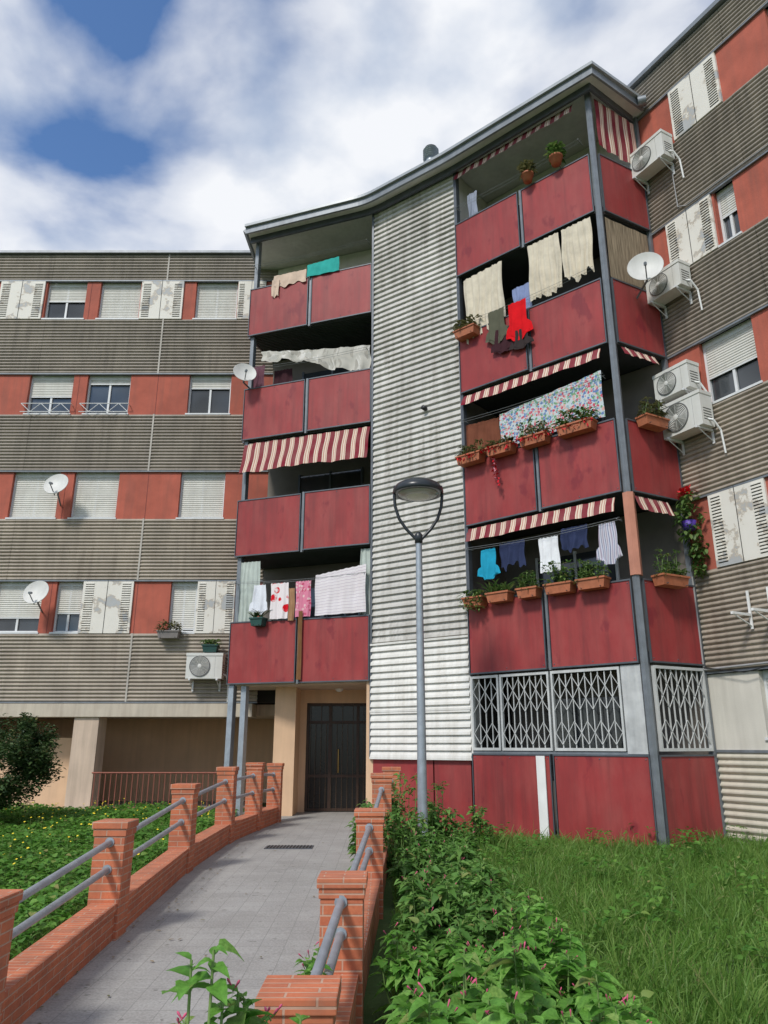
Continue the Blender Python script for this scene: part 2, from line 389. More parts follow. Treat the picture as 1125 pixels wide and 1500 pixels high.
def lowwall(pts,name,rname,w=.20,rails=True):
    mb=MB(); rb=MB()
    for (x0,y0,h0),(x1,y1,h1) in zip(pts[:-1],pts[1:]):
        F=Fr((x0,y0),(x1,y1)); a=.12; b=F.len-.12
        z0=zg(0,y0); z1=zg(0,y1)
        def wedge(s0,s1,n0,n1,za0,za1,zb0,zb1,mat):
            vs=[F.p(s0,n0,za0),F.p(s0,n1,za0),F.p(s1,n1,za1),F.p(s1,n0,za1),F.p(s0,n0,zb0),F.p(s0,n1,zb0),F.p(s1,n1,zb1),F.p(s1,n0,zb1)]
            uv=[(0,za0-z0),(0,za0-z0),(s1-s0,za1-z1),(s1-s0,za1-z1),(0,zb0-z0),(0,zb0-z0),(s1-s0,zb1-z1),(s1-s0,zb1-z1)]
            mb.add(vs,[(0,3,2,1),(0,1,5,4),(1,2,6,5),(2,3,7,6),(3,0,4,7)],mat,uv); mb.add(vs,[(4,5,6,7)],mat)
        wedge(a,b,-w/2,w/2,z0-.2,z1-.2,z0+.22,z1+.22,brick)
        wedge(a,b,-w/2-.012,w/2+.012,z0+.22,z1+.22,z0+.28,z1+.28,brick)
        if rails:
            for f in (.74,.40):
                hz0=z0+.285+(h0-z0-.285)*f; hz1=z1+.285+(h1-z1-.285)*f
                bar(rb,F.p(a,0,hz0),F.p(b,0,hz1),.026,galv,12)
                for q,hz in ((a+.015,hz0),(b-.015,hz1)): bar(rb,F.p(q-.008,0,hz),F.p(q+.008,0,hz),.04,galv,12)
    mb.build(name)
    if rails: rb.build(rname)
lowwall(LP,'low_brick_wall','tubular_handrail')
lowwall(RP,'low_brick_wall','tubular_handrail')

# ------------------------------------------------------------ window helpers
def window(mb,F,s0,s1,z0,z1,blindf=1.0,n=-.10,openf=0,fm=None):
    fm=fm or alu
    box(mb,F,s0,s1,n-.06,n-.05,z0,z1,glass)
    t=.045
    box(mb,F,s0,s0+t,n-.05,n,z0,z1,fm); box(mb,F,s1-t,s1,n-.05,n,z0,z1,fm)
    box(mb,F,s0+t,s1-t,n-.05,n,z0,z0+t,fm)
    box(mb,F,s0+t,s1-t,n-.05,n,z1-.12,z1,fm)
    m=(s0+s1)/2; box(mb,F,m-.025,m+.025,n-.048,n-.01,z0+t,z1-.12,fm)
    if blindf>0:
        zb=z1-.12-(z1-.12-z0-t)*blindf
        corr(mb,F,s0+t,s1-t,n-.012,zb,z1-.12,.05,.010,blind)
        box(mb,F,s0+t,s1-t,n-.012,n+.004,zb-.03,zb,fm)
    box(mb,F,s0-.03,s1+.03,n,.03,z0-.04,z0,fm)
def shutter(mb,F,s0,s1,z0,z1):
    box(mb,F,s0,s1,-.04,.045,z0,z1,shut)
    w=s1-s0
    for c0,c1 in ((.05,.22),(.78,.95)):
        k=int((z1-z0-.1)/.055)
        for i in range(k):
            z=z0+.06+i*.055
            box(mb,F,s0+w*c0,s0+w*c1,.045,.050,z,z+.010,gap)
            box(mb,F,s0+w*c0,s0+w*c1,.045,.060,z+.014,z+.034,shut)
    box(mb,F,s0+w*.48,s0+w*.49,.045,.05,z0,z1,gap)

# ------------------------------------------------------------ left wing
Wg=empty('left_apartment_wing')
seam=P('seam',(.45,.42,.37),.7,.2,3,.5,(.25,.22,.18))
def lw():
    mb=MB(); X=lambda x:x+16
    rows=[(12.48,13.67),(9.70,10.86),(6.90,8.15),(4.09,5.36)]
    bands=[(13.67,14.50),(10.86,12.48),(8.15,9.70),(5.36,6.90),(2.53,4.09)]
    for i,(a,b) in enumerate(bands):
        corr(mb,FW,X(-16),X(-2.9),.0,a,b,.088,.036,brown if i<3 else brown2,splits=[X(-12.2),X(-9.05),X(-5.9)],jit=.003)
        box(mb,FW,X(-16),X(-2.9),-.02,.048,a-.03,a,steel)
    mb.build('corrugated_bands',Wg)
    mb=MB()
    wins={0:[(-11.9,-10.7,.6),(-9.15,-8.07,.45),(-7.7,-6.6,1),(-5.1,-3.97,1)],
          1:[(-11.9,-10.8,1),(-9.24,-8.09,.5),(-7.73,-6.6,.12),(-5.08,-3.98,.25)],
          2:[(-11.9,-10.8,1),(-9.28,-8.1,1),(-7.75,-6.62,1),(-5.09,-3.97,1)],
          3:[(-11.9,-10.8,1),(-9.28,-8.15,.7),(-7.83,-7.2,.6),(-5.1,-4.47,.95)]}
    shs={0:[(-10.4,-9.2),(-6.57,-5.43),(-3.95,-3.2)],3:[(-7.18,-5.98),(-4.45,-3.55)]}
    for r,(z0,z1) in enumerate(rows):
        w=wins[r]; s=shs.get(r,[]); occ=sorted([(a,b) for a,b,_ in w]+s); cur=-16
        for a,b in occ:
            if a-cur>.02: box(mb,FW,X(cur),X(a),-.25,.0,z0,z1,redwall)
            cur=b
        box(mb,FW,X(cur),X(-2.9),-.25,.0,z0,z1,redwall)
        for a,b,bf in w: window(mb,FW,X(a),X(b),z0+.03,z1,bf)
        for a,b in s: shutter(mb,FW,X(a),X(b),z0,z1)
        for xx in (-5.9,-7.95):
            box(mb,FW,X(xx),X(xx)+.015,.0,.003,z0,z1,P('joint',(.2,.06,.05),.9,.1))
    mb.build('window_rows',Wg)
    mb=MB()
    box(mb,FW,X(-16),X(2),-9,-.26,2.53,14.45,gap)
    box(mb,FW,X(-16),X(-2.9),-9.2,.12,14.50,14.57,roofm)
    for a,b in bands:
        box(mb,FW,X(-5.925),X(-5.885),.030,.040,a,b,seam)
    box(mb,FW,X(-16),X(-3.0),-.6,.08,2.20,2.49,concr)
    box(mb,FW,X(-16),X(-2.3),-3.4,-.6,2.25,2.5,peach_d)
    for xx in (-6.75,-13.2): box(mb,FW,X(xx-.28),X(xx+.28),-.5,.02,0,2.20,peach_d)
    box(mb,FW,X(-16),X(-2.0),-3.4,-3.2,0,2.25,peach)
    box(mb,FW,X(-9.9),X(-7.05),-.9,-.75,0,1.75,peach)
    box(mb,FW,X(-2.35),X(-1.9),-3.3,1.0,0,2.79,peach)
    box(mb,FW,X(-10.4),X(-10.2),-3.3,-.5,0,2.3,peach_d)
    mb.build('structure',Wg)
    f=MB()
    for i in range(33):
        x=-6.4+i*.12
        bar(f,(x,17.6,.22),(x,17.6,1.0),.010,redbar,4)
    bar(f,(-6.47,17.6,1.0),(-2.4,17.6,1.0),.018,redbar,6); bar(f,(-6.47,17.6,.28),(-2.4,17.6,.28),.014,redbar,6)
    f.build('iron_bar_fence')
    g=MB()
    for a,b in ((-9.3,-8.03),(-7.8,-6.55)):
        for z in (9.72,9.95): bar(g,FW.p(X(a),.14,z),FW.p(X(b),.14,z),.012,alu,5)
        n=5
        for i in range(n):
            xa=a+(b-a)*i/n; xb=a+(b-a)*(i+1)/n
            bar(g,FW.p(X(xa),.14,9.72 if i%2 else 9.95),FW.p(X(xb),.14,9.95 if i%2 else 9.72),.01,alu,5)
        for xx in (a,b): bar(g,FW.p(X(xx),.0,9.95),FW.p(X(xx),.14,9.95),.01,alu,5)
    g.build('window_guards',Wg)
lw()

# ------------------------------------------------------------ right wing
Wr=empty('right_apartment_wing')
def rw():
    mb=MB()
    rows=[(12.76,13.95),(9.98,11.14),(7.18,8.43),(4.37,5.64)]
    bands=[(13.95,14.78),(11.14,12.76),(8.43,9.98),(5.64,7.18),(2.72,4.37)]
    S1=9.0
    for i,(a,b) in enumerate(bands):
        corr(mb,FR,-.6,S1,.0,a,b,.088,.036,brown if i<3 else brown2,splits=[2.1,5.2],jit=.003)
        box(mb,FR,-.6,S1,-.02,.048,a-.03,a,steel)
    corr(mb,FR,-.6,S1,0,-.1,1.48,.105,.04,creamcor)
    mb.build('corrugated_bands',Wr)
    mb=MB()
    wins={0:[(2.9,4.0,1)],1:[(1.42,1.82,.45),(4,5,1)],2:[(.71,1.75,.55),(3.2,4.3,1)],3:[(3.0,4.1,.8)]}
    shs={0:[(.83,1.9)],1:[(.38,1.38)],2:[],3:[(.51,1.55)]}
    for r,(z0,z1) in enumerate(rows):
        w=wins[r]; s=shs[r]; occ=sorted([(a,b) for a,b,_ in w]+s); cur=-.6
        for a,b in occ:
            if a-cur>.02: box(mb,FR,cur,a,-.25,0,z0,z1,redwall)
            cur=b
        box(mb,FR,cur,S1,-.25,0,z0,z1,redwall)
        for a,b,bf in w: window(mb,FR,a,b,z0+.03,z1,bf)
        for a,b in s: shutter(mb,FR,a,b,z0,z1)
    box(mb,FR,-.6,.95,-.25,0,1.52,2.68,creamw); box(mb,FR,1.75,S1,-.25,0,1.52,2.68,creamw)
    box(mb,FR,.95,1.75,-.25,0,1.52,1.7,creamw); window(mb,FR,.95,1.75,1.7,2.68,.5,openf=0)
    mb.build('window_rows',Wr)
    mb=MB()
    box(mb,FR,-.5,S1,-6,-.26,-.1,14.7,gap); box(mb,FR,-.6,S1+.1,-6.2,.12,14.78,14.88,roofm)
    box(mb,FR,-.6,S1,-.3,.03,1.48,1.52,steel)
    bar(mb,FR.p(0,.08,2.76),FR.p(4,.08,2.80),.02,cable,6)
    bar(mb,FR.p(.05,.09,4.3),FR.p(.05,.09,2.76),.018,cable,6)
    path_tube(mb,[FR.p(.7,.06,12.3),FR.p(.72,.06,11.3),FR.p(.9,.06,11.2),FR.p(3,.06,11.22)],.012,cable,5)
    path_tube(mb,[FR.p(.02,.1,2.80),FR.p(.8,.12,2.66),FR.p(1.6,.1,2.78),FR.p(3,.1,2.74)],.008,black,5)
    mb.build('structure',Wr)
rw()

# ------------------------------------------------------------ central block
Cb=empty('balcony_apartment_block')
def off(pt,F,n): return (pt[0]+F.n.x*n,pt[1]+F.n.y*n)
def central():
    mb=MB()
    Lb=off(L,FL,-1.3); Ab=off(A,FL,-1.3); Bb=(2.47,15.02)
    for i,z in enumerate(ZB):
        li=[off(L,FL,-.02),off(A,FL,-.02),(Ab[0],Ab[1]),(Lb[0],Lb[1])]
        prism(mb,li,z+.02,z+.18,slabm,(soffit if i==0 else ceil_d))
        ri=[off(B,FC,-.02),(4.05,11.87),(5.23,12.53),Bb]
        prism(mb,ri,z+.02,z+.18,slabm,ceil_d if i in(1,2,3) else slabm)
        if i>0:
            for k in range(18):
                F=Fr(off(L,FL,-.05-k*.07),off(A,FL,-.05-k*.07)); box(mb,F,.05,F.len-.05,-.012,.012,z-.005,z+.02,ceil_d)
    mb.build('floor_slabs',Cb)
    mb=MB()
    for i,z in enumerate(ZB):
        top=(ZB[i+1] if i<3 else 14.0)
        wm=inwall if i==3 else inwall_shade
        FB=Fr(Lb,Ab)
        box(mb,FB,0,3.285,-.15,0,z+.18,top,wm)
        box(mb,FB,.9,2.5,0,.03,z+.2,z+2.25,glass)
        for ss in (.86,1.68,2.5): box(mb,FB,ss,ss+.05,0,.05,z+.2,z+2.3,alu if i==3 else steeld)
        FB2=Fr(Bb,R); wm2=inwall if i==3 else inwall_shade
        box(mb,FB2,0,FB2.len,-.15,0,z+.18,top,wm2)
        box(mb,FB2,.8,2.4,0,.03,z+.2,z+2.25,glass)
        for ss in (.75,1.58,2.4): box(mb,FB2,ss,ss+.05,0,.05,z+.2,z+2.3,alu if i in (3,0) else steeld)
        FA=Fr(Ab,A); box(mb,FA,0,FA.len-.02,-.08,.0,z+.18,top,wm)
        FBB=Fr(B,Bb); box(mb,FBB,.02,FBB.len,-.08,0,z+.18,top,wm2)
    FB2=Fr(Bb,R); box(mb,FB2,0,FB2.len,-.15,0,0,2.85,inwall_shade)
    box(mb,FB2,.8,2.4,0,.03,1.0,2.4,glass)
    core=[(-3.0,17.95),(-.2,16.85),(0,15.6),(1.75,14.3),(2.5,15.25),(5.3,12.75),(8,17),(2,22),(-3.0,22)]
    prism(mb,core,2.83,13.98,gap)
    prism(mb,[(.15,15.6),(1.75,14.3),(2.5,15.25),(5.3,12.75),(8,17),(2,22),(.15,22)],-.1,2.83,gap)
    mb.build('inner_walls',Cb)
    mb=MB()
    def rail(F,s0,s1,z,nb=0,h=RH):
        t=.026
        box(mb,F,s0+t,s1-t,-.012+nb,.012+nb,z+t,z+h-t,red)
        box(mb,F,s0,s1,-.02+nb,.026+nb,z+h-t,z+h,steeld); box(mb,F,s0,s1,-.02+nb,.026+nb,z-.0,z+t,steeld)
        box(mb,F,s0,s0+t*.6,-.018+nb,.024+nb,z+t,z+h-t,steeld); box(mb,F,s1-t*.6,s1,-.018+nb,.024+nb,z+t,z+h-t,steeld)
        k=2
        for i in range(k+1):
            for zz in (z+.07,z+h-.07): lathe(mb,F.p(s0+.06+(s1-s0-.12)*i/k,nb+.012,zz),F.n,[(.012,0),(.009,.006),(0,.007)],steeld,6)
    for z in ZB:
        for (a,b) in ((.0,1.60),(1.68,3.24)):
            rail(FL,a,b,z+random.uniform(-.012,.012),.05+random.uniform(-.01,.01))
        for (a,b) in ((.02,1.60),(1.68,3.2)): rail(FC,a,b,z+random.uniform(-.012,.012),.06+random.uniform(-.01,.01))
        rail(FS,.08,1.30,z,.04)
        FLL=Fr(Lb,L); rail(FLL,.05,1.25,z,.02)
        for F,s in ((FL,1.64),(FC,1.64)):
            box(mb,F,s-.022,s+.022,-.02,.045,z-.02,z+RH+.03,steel)
            box(mb,F,s-.05,s+.05,-.02,.02,z,z+.1,steeld)
    for (a,b) in ((0,1.55),(1.6,3.22)): rail(FC,a,b,-.02,.05,1.47)
    rail(FS,.06,1.34,.0,.03,1.45)
    box(mb,FC,1.30,1.46,.08,.10,.0,1.42,white)
    box(mb,FP,.02,1.4,-.05,-.01,.05,1.33,red);box(mb,FP,1.43,2.2,-.05,-.01,.05,1.33,red)
    box(mb,FC,0,3.2,-.1,.04,1.45,1.49,steel)
    mb.build('red_railing_panels',Cb)
    mb=MB()
    def post(F,s,n0,n1,w,z0,z1,m=steel): box(mb,F,s-w/2,s+w/2,n0,n1,z0,z1,m)
    post(FL,.09,-.14,.0,.09,0.15,14.0); post(FL,.34,-.2,-.06,.12,.15,2.85,galv); post(FL,.08,-.02,.02,.12,.15,2.8,galv)
    post(FL,3.27,-.06,.05,.05,2.8,14.0,steeld)
    post(FC,.03,-.06,.06,.07,2.8,14.0,steeld)
    prism(mb,[(3.99,11.85),(4.03,11.795),(4.09,11.80),(4.14,11.88),(4.08,11.96)],0.0,14.0,steel)
    post(FS,1.30,-.05,.05,.06,.1,14.0)
    prism(mb,[(3.965,11.845),(4.02,11.765),(4.115,11.77),(4.18,11.88),(4.08,11.975)],4.2,5.6,P('salmon_paint',(.5,.22,.15),.7,.15,3))
    mb.build('steel_posts',Cb)
    mb=MB()
    corr(mb,FP,.0,2.26,.0,3.55,13.98,.135,.05,lightcor,'slat',splits=[],jit=.006)
    corr(mb,FP,.0,2.26,.02,1.35,3.50,.135,.045,whitecor,'slat',jit=.006)
    box(mb,FP,-.02,2.27,-.3,-.01,1.33,14.0,lightcor)
    for z in (1.33,2.2,3.5): box(mb,FP,-.01,2.27,-.01,.070,z,z+.04,whitecor)
    box(mb,FP,-.03,.0,-.1,.05,1.33,14.0,steel); box(mb,FP,2.26,2.29,-.1,.05,1.33,14.0,whitecor)
    lathe(mb,FP.p(1.42,.06,8.35),FP.n,[(0,.1),(.05,.1),(.05,0)],black,10)
    mb.build('stair_tower_cladding',Cb)
    mb=MB(); gm=P('grille_white_grey',(.52,.53,.52),.5,.12,5,.35,(.3,.3,.28))
    def grille(F,s0,s1,z0,z1,n):
        box(mb,F,s0,s1,n-.03,n+.03,z0,z0+.045,gm); box(mb,F,s0,s1,n-.03,n+.03,z1-.045,z1,gm)
        box(mb,F,s0,s0+.035,n-.03,n+.03,z0+.045,z1-.045,gm);box(mb,F,s1-.035,s1,n-.03,n+.03,z0+.045,z1-.045,gm)
        k=max(1,round((s1-s0-.07)/.115)); st=(s1-s0-.07)/k; a0=s0+.035
        for i in range(1,k): box(mb,F,a0+i*st-.007,a0+i*st+.007,n-.012,n+.010,z0+.045,z1-.045,gm)
        m=6; zc=np.linspace(z0+.10,z1-.10,m+1)
        for i in range(k):
            for j in range(m):
                if j in (2,): continue
                a=F.p(a0+i*st,n+.014,zc[j]); b=F.p(a0+(i+1)*st,n+.014,zc[j+1]); c=F.p(a0+i*st,n+.020,zc[j+1]); d=F.p(a0+(i+1)*st,n+.020,zc[j])
                if (i+j)%2: bar(mb,a,b,.007,gm,4)
                else: bar(mb,c,d,.007,gm,4)
    grille(FC,.02,.60,1.50,2.78,.03); grille(FC,.63,1.60,1.50,2.78,.03); grille(FC,1.64,2.86,1.50,2.78,.03)
    box(mb,FC,2.88,3.20,-.0,.05,1.46,2.79,P('patched_metal',(.42,.43,.43),.5,.25,4,.6,(.65,.65,.62)))
    grille(FS,.12,1.28,1.50,2.78,.02)
    mb.build('security_grille',Cb)
    # roof
    Q=[(-3.50,16.10),(-.42,15.0),(1.35,13.66),(4.01,11.34)]
    pts=[Q[0]]
    for k in (1,2):
        a,b,c=[Vector(Q[k-1]),Vector(Q[k]),Vector(Q[k+1])]
        r=.30; p0=b+(a-b).normalized()*r; p2=b+(c-b).normalized()*r
        for j in range(7):
            t=j/6; q=p0*(1-t)**2+b*2*t*(1-t)+p2*t*t; pts.append((q.x,q.y))
    pts.append(Q[3]); front=pts+[(5.28,12.22)]
    back=[(6.2,13.6),(6,18),(2,22),(-3.0,22),(-3.42,17.9)]
    mb=MB()
    prism(mb,front+back,14.02,14.10,roofm,soffit)
    def ring(inn,out,z0,z1,mat):
        pl=front; n=len(pl)
        def offp(d):
            r=[]
            for i,p in enumerate(pl):
                a=pl[max(0,i-1)]; b=pl[min(n-1,i+1)]
                if i==n-2: r.append((p[0]-.1*d,p[1]-1.05*d)); continue
                dx,dy=b[0]-a[0],b[1]-a[1]; l=math.hypot(dx,dy); r.append((p[0]+dy/l*d,p[1]-dx/l*d))
            return r
        I=offp(inn); O=offp(out); vs=[]
        for a,b in zip(I,O): vs+=[(a[0],a[1],z0),(b[0],b[1],z0),(b[0],b[1],z1),(a[0],a[1],z1)]
        fs=[]
        for i in range(n-1):
            for k in range(4): fs.append((4*i+k,4*i+(k+1)%4,4*i+4+(k+1)%4,4*i+4+k))
        fs+=[(0,3,2,1),(4*n-4,4*n-3,4*n-2,4*n-1)]
        mb.add(vs,fs,mat)
    ring(-.02,.03,13.95,14.17,roofm); ring(-.30,-.24,13.86,14.02,steeld)
    ring(.03,.09,14.12,14.19,P('gutter',(.34,.36,.37),.4,.1,5,metal=.3))
    bar(mb,(-3.5,16.1,14.06),(-3.42,17.7,14.06),.08,roofm,4)
    bar(mb,(5.15,12.1,14.05),(5.3,12.05,14.05),.11,steel,8)
    mb.build('roof',Cb)
    v=MB(); vx=(1.12,14.6); lathe(v,(vx[0],vx[1],14.1),(0,0,1),[(.13,0),(.13,.90)],galv,16)
    for k in range(5): lathe(v,(vx[0],vx[1],14.90+.06*k),(0,0,1),[(.13,0),(.19,.012),(.13,.05)],galv,16)
    lathe(v,(vx[0],vx[1],15.22),(0,0,1),[(.15,0),(.0,.03)],galv,16)
    v.build('roof_vent',Cb)
    mb=MB()
    wbox(mb,-1.9,-.1,17.6,17.75,2.5,2.82,peach); wbox(mb,-1.9,-1.75,17.6,17.75,.0,2.5,peach); wbox(mb,-.25,.1,17.6,17.75,0,2.5,peach)
    box(mb,Fr((-.2,15.35),(.1,17.7)),0,2.3,-.15,.0,0,2.82,peach)
    prism(mb,[(-3.3,16.5),(-.25,15.42),(.1,17.7),(-3.3,17.7)],2.79,2.835,peach_d)
    mb.build('entrance_walls',Cb)
    d=MB()
    dk=P('brown_door_frame',(.045,.024,.015),.5,.25,6); dp=P('dark_door_pane',(.012,.010,.009),.2,.2,3)
    wbox(d,-1.75,-.25,17.72,17.74,.2,2.5,dp)
    for x in (-1.75,-1.25,-.62,-.30): wbox(d,x,x+.06,17.66,17.72,.2,2.5,dk)
    for z in (.2,.9,2.05,2.44): wbox(d,-1.69,-.30,17.665,17.715,z,z+.06,dk)
    bb=P('brown_bars',(.09,.055,.03),.45,.2)
    for i in range(12): bar(d,(-1.66+i*.12,17.65,.2),(-1.66+i*.12,17.65,2.05 if i%2 else 2.5),.006,bb,4)
    bar(d,(-1.02,17.62,1.0),(-1.02,17.62,1.5),.015,P('brass_handle',(.45,.33,.12),.3,.1,metal=.8),6)
    d.build('entrance_door',Cb)
    l=MB(); lathe(l,(-1.0,17.2,2.79),(0,0,-1),[(.09,0),(.09,.03),(.05,.06),(0,.07)],white,12); l.build('ceiling_light_fitting',Cb)
central()

# ------------------------------------------------------------ cloth
def cloth(name,F,s0,s1,zt,zb,n0,mat,folds=4,amp=.03,sag=.0,jag=.0,wprof=None,slope=0,nslope=0,bslope=None,parent=None,nu=34,nv=14):
    mb=MB(); vs=[];uv=[]; ph=random.uniform(0,6)
    if bslope is None: bslope=slope
    for j in range(nv+1):
        v=j/nv
        l,r=(0,1) if wprof is None else (np.interp(v,wprof[0],wprof[1]),np.interp(v,wprof[0],wprof[2]))
        for i in range(nu+1):
            u=i/nu; uu=l+(r-l)*u
            s=s0+(s1-s0)*uu; bot=zb+jag*(math.sin(uu*9+ph)*.6+math.sin(uu*23+ph*2)*.4)+bslope*u
            top=zt-sag*4*u*(1-u)+slope*u - .012*abs(math.sin(folds*1.4*6.283*uu+ph))
            z=top+(bot-top)*v
            n=n0+nslope*v+amp*(.35+.65*v)*(math.sin(folds*6.283*uu+ph+v*.8)+.4*math.sin(folds*2.3*6.283*uu+ph*3+v*2))
            vs.append(F.p(s+amp*.4*math.sin(7*v+uu*5+ph),n,z)); uv.append(((s1-s0)*uu,(zt-zb)*(1-v)))
    fs=[(j*(nu+1)+i,j*(nu+1)+i+1,(j+1)*(nu+1)+i+1,(j+1)*(nu+1)+i) for j in range(nv) for i in range(nu)]
    mb.add(vs,fs,mat,uv,True); return mb.build(name,parent)
def shirt(name,F,sc,w,zt,h,n,mat,legs=False):
    wp=([0,.55,.62,.85,.9,1],[.15,.12,0,-.05,.2,.3],[.85,.88,1,1.05,.8,.7])
    if legs: wp=([0,.4,1],[0,.05,.1],[1,.95,.9])
    return cloth(name,F,sc-w/2,sc+w/2,zt,zt-h,n,mat,2,.022,wprof=wp,nu=20,nv=20)
cream=cloth_m('cream_curtain',(.60,.54,.43)); teal=cloth_m('teal_towel',(.04,.36,.32))
z5=ZB[3]+RH; z4=ZB[2]+RH; z3=ZB[1]+RH; z2=ZB[0]+RH
cloth('beige_towel',FL,.66,1.55,z5+.22,z5-.12,.10,cloth_m('peach_towel',(.60,.46,.36)),2,.015,jag=.06)
cloth('beige_towel',FL,.62,.82,z5+.1,z5-.38,.11,cloth_m('peach_towel',(.60,.46,.36)),1,.015,jag=.04)
cloth('teal_towel',FL,1.57,2.42,z5+.32,z5-.02,.10,teal,2,.012,slope=.06,bslope=0)
cloth('crumpled_lace_sheet',FL,.38,3.2,z4+1.0,z4+.80,.02,lace,6,.06,jag=.09,slope=-.36,bslope=-.84,sag=.04)
cloth('dark_towel',FL,.15,.45,z4+.65,z4-.05,-.05,cloth_m('dark_mauve',(.14,.06,.08)),2,.02)
cloth('dark_trousers',FL,.6,1.1,z4+.55,z4-.05,-.25,cloth_m('dark_cloth',(.05,.02,.025)),2,.02)
cloth('striped_awning',FL,.06,3.2,ZB[2]-.06,ZB[2]-.86,.0,awn,7,.022,nslope=.22,jag=.03,nu=60)
cloth('pale_curtain',FL,.10,.62,ZB[1]-.12,z2-.1,-.02,cloth_m('grey_green_curtain',(.45,.50,.46)),5,.03,jag=.03)
cloth('pale_curtain',FL,3.0,3.24,ZB[1]-.05,z2,-.02,cloth_m('grey_green_curtain',(.45,.50,.46)),2,.03)
zl=ZB[1]-.62
shirt('hanging_shirt',FL,.72,.42,zl-.08,.66,.14,cloth_m('white_cloth',(.68,.70,.75)))
cloth('hanging_flowered_towel',FL,.99,1.42,zl-.07,z2-.0,.14,redflor,2,.02)
cloth('hanging_towel',FL,1.42,1.56,zl-.2,z2-.05,.13,cloth_m('tan_cloth',(.35,.2,.11)),1,.02)
cloth('hanging_pink_towel',FL,1.58,1.93,zl-.06,z2+.02,.12,pinkflor,2,.02)
cloth('hanging_striped_sheet',FL,2.04,3.18,zl+.04,z2+.02,.13,stripewhite,3,.02,slope=.16,bslope=.02)
cloth('hanging_rug',FL,1.66,1.76,z2+.15,ZB[0]+.05,.13,cloth_m('brown_rug',(.18,.09,.04)),1,.01)
def valance(F,s0,s1,zt,h,n=.03): return cloth('striped_awning_valance',F,s0,s1,zt,zt-h,n,awn,5,.012,nslope=.1,jag=.012,nu=50,nv=4)
valance(FC,.05,2.95,13.93,.26); valance(FC,.05,3.05,ZB[2]-.04,.24); valance(FC,.05,3.05,ZB[1]-.05,.27)
valance(FS,.15,1.0,ZB[2]-.04,.2); valance(FS,.1,.9,ZB[1]-.05,.27)
cloth('striped_side_curtain',FS,.12,1.20,13.9,12.75,.04,awn,3,.02,slope=-.12)
cloth('cream_curtain',FC,.18,1.12,11.05,9.55,.06,cream,6,.045,jag=.1,slope=.05)
cloth('cream_curtain',FC,1.75,2.45,11.12,9.85,.08,cream,6,.035,jag=.06)
cloth('cream_curtain',FC,2.50,3.12,11.12,9.95,.08,cream,5,.035,jag=.12)
cloth('blue_shirt',FC,1.32,1.72,10.35,9.75,.02,cloth_m('dusty_blue',(.22,.27,.45)),2,.03)
shirt('olive_shirt',FC,1.0,.52,9.95,.75,.16,cloth_m('olive_cloth',(.10,.10,.07)))
shirt('red_jersey',FC,1.50,.55,9.92,.85,.18,cloth_m('bright_red_cloth',(.62,.01,.015)))
shirt('dark_trousers',FC,1.12,.5,9.5,.55,.15,cloth_m('dark_cloth',(.05,.02,.025)))
shirt('dark_shirt',FC,1.52,.5,9.3,.42,.17,cloth_m('dark_cloth2',(.04,.03,.03)))
cloth('reed_screen',FS,.10,1.22,11.1,9.8,.02,reed,1,.004)
cloth('brown_towel',FC,.05,.85,7.75,6.85,.0,cloth_m('brown_towel',(.17,.06,.035)),3,.03,slope=-.05)
cloth('floral_tablecloth',FC,.90,3.02,7.72,7.0,.05,floral,3,.02,slope=.22,bslope=.04)
cloth('pale_cloth',FC,.25,.5,13.3,12.55,-.1,cloth_m('grey_blue_cloth',(.28,.31,.38)),2,.03)
zc=5.15
shirt('cyan_shirt',FC,.50,.46,zc-.05,.58,.05,cloth_m('cyan_cloth',(.02,.30,.46)))
cloth('navy_trousers',FC,.76,1.28,zc,zc-.45,.04,cloth_m('navy_cloth',(.03,.04,.09)),2,.03,jag=.1)
cloth('white_towel',FC,1.58,1.96,zc-.05,zc-.68,.06,cloth_m('white_cloth2',(.76,.77,.79)),2,.02)
cloth('navy_shirt',FC,2.02,2.52,zc+.05,zc-.35,.05,cloth_m('navy_cloth',(.03,.04,.09)),2,.03,jag=.06)
shirt('plaid_shirt',FC,2.88,.42,zc+.0,.72,.07,plaid)
ln=MB()
for F,zz,s1 in ((FL,zl,3.2),(FC,zc,3.15),(FC,9.98,3.1),(FC,7.8,3.1),(FC,12.9,3.1),(FL,z4+.5,3.2),(FL,z5+.62,3.2)):
    for n in (.08,.14):
        pts=[F.p(s1*i/8,n,zz-.05*math.sin(math.pi*i/8)+(.02 if n>.1 else 0)) for i in range(9)]
        path_tube(ln,pts,.004,wire,4)
    for s in (.1,s1-.05): bar(ln,F.p(s,-.05,zz),F.p(s,.17,zz),.008,wire,5)
ln.build('clothes_lines')

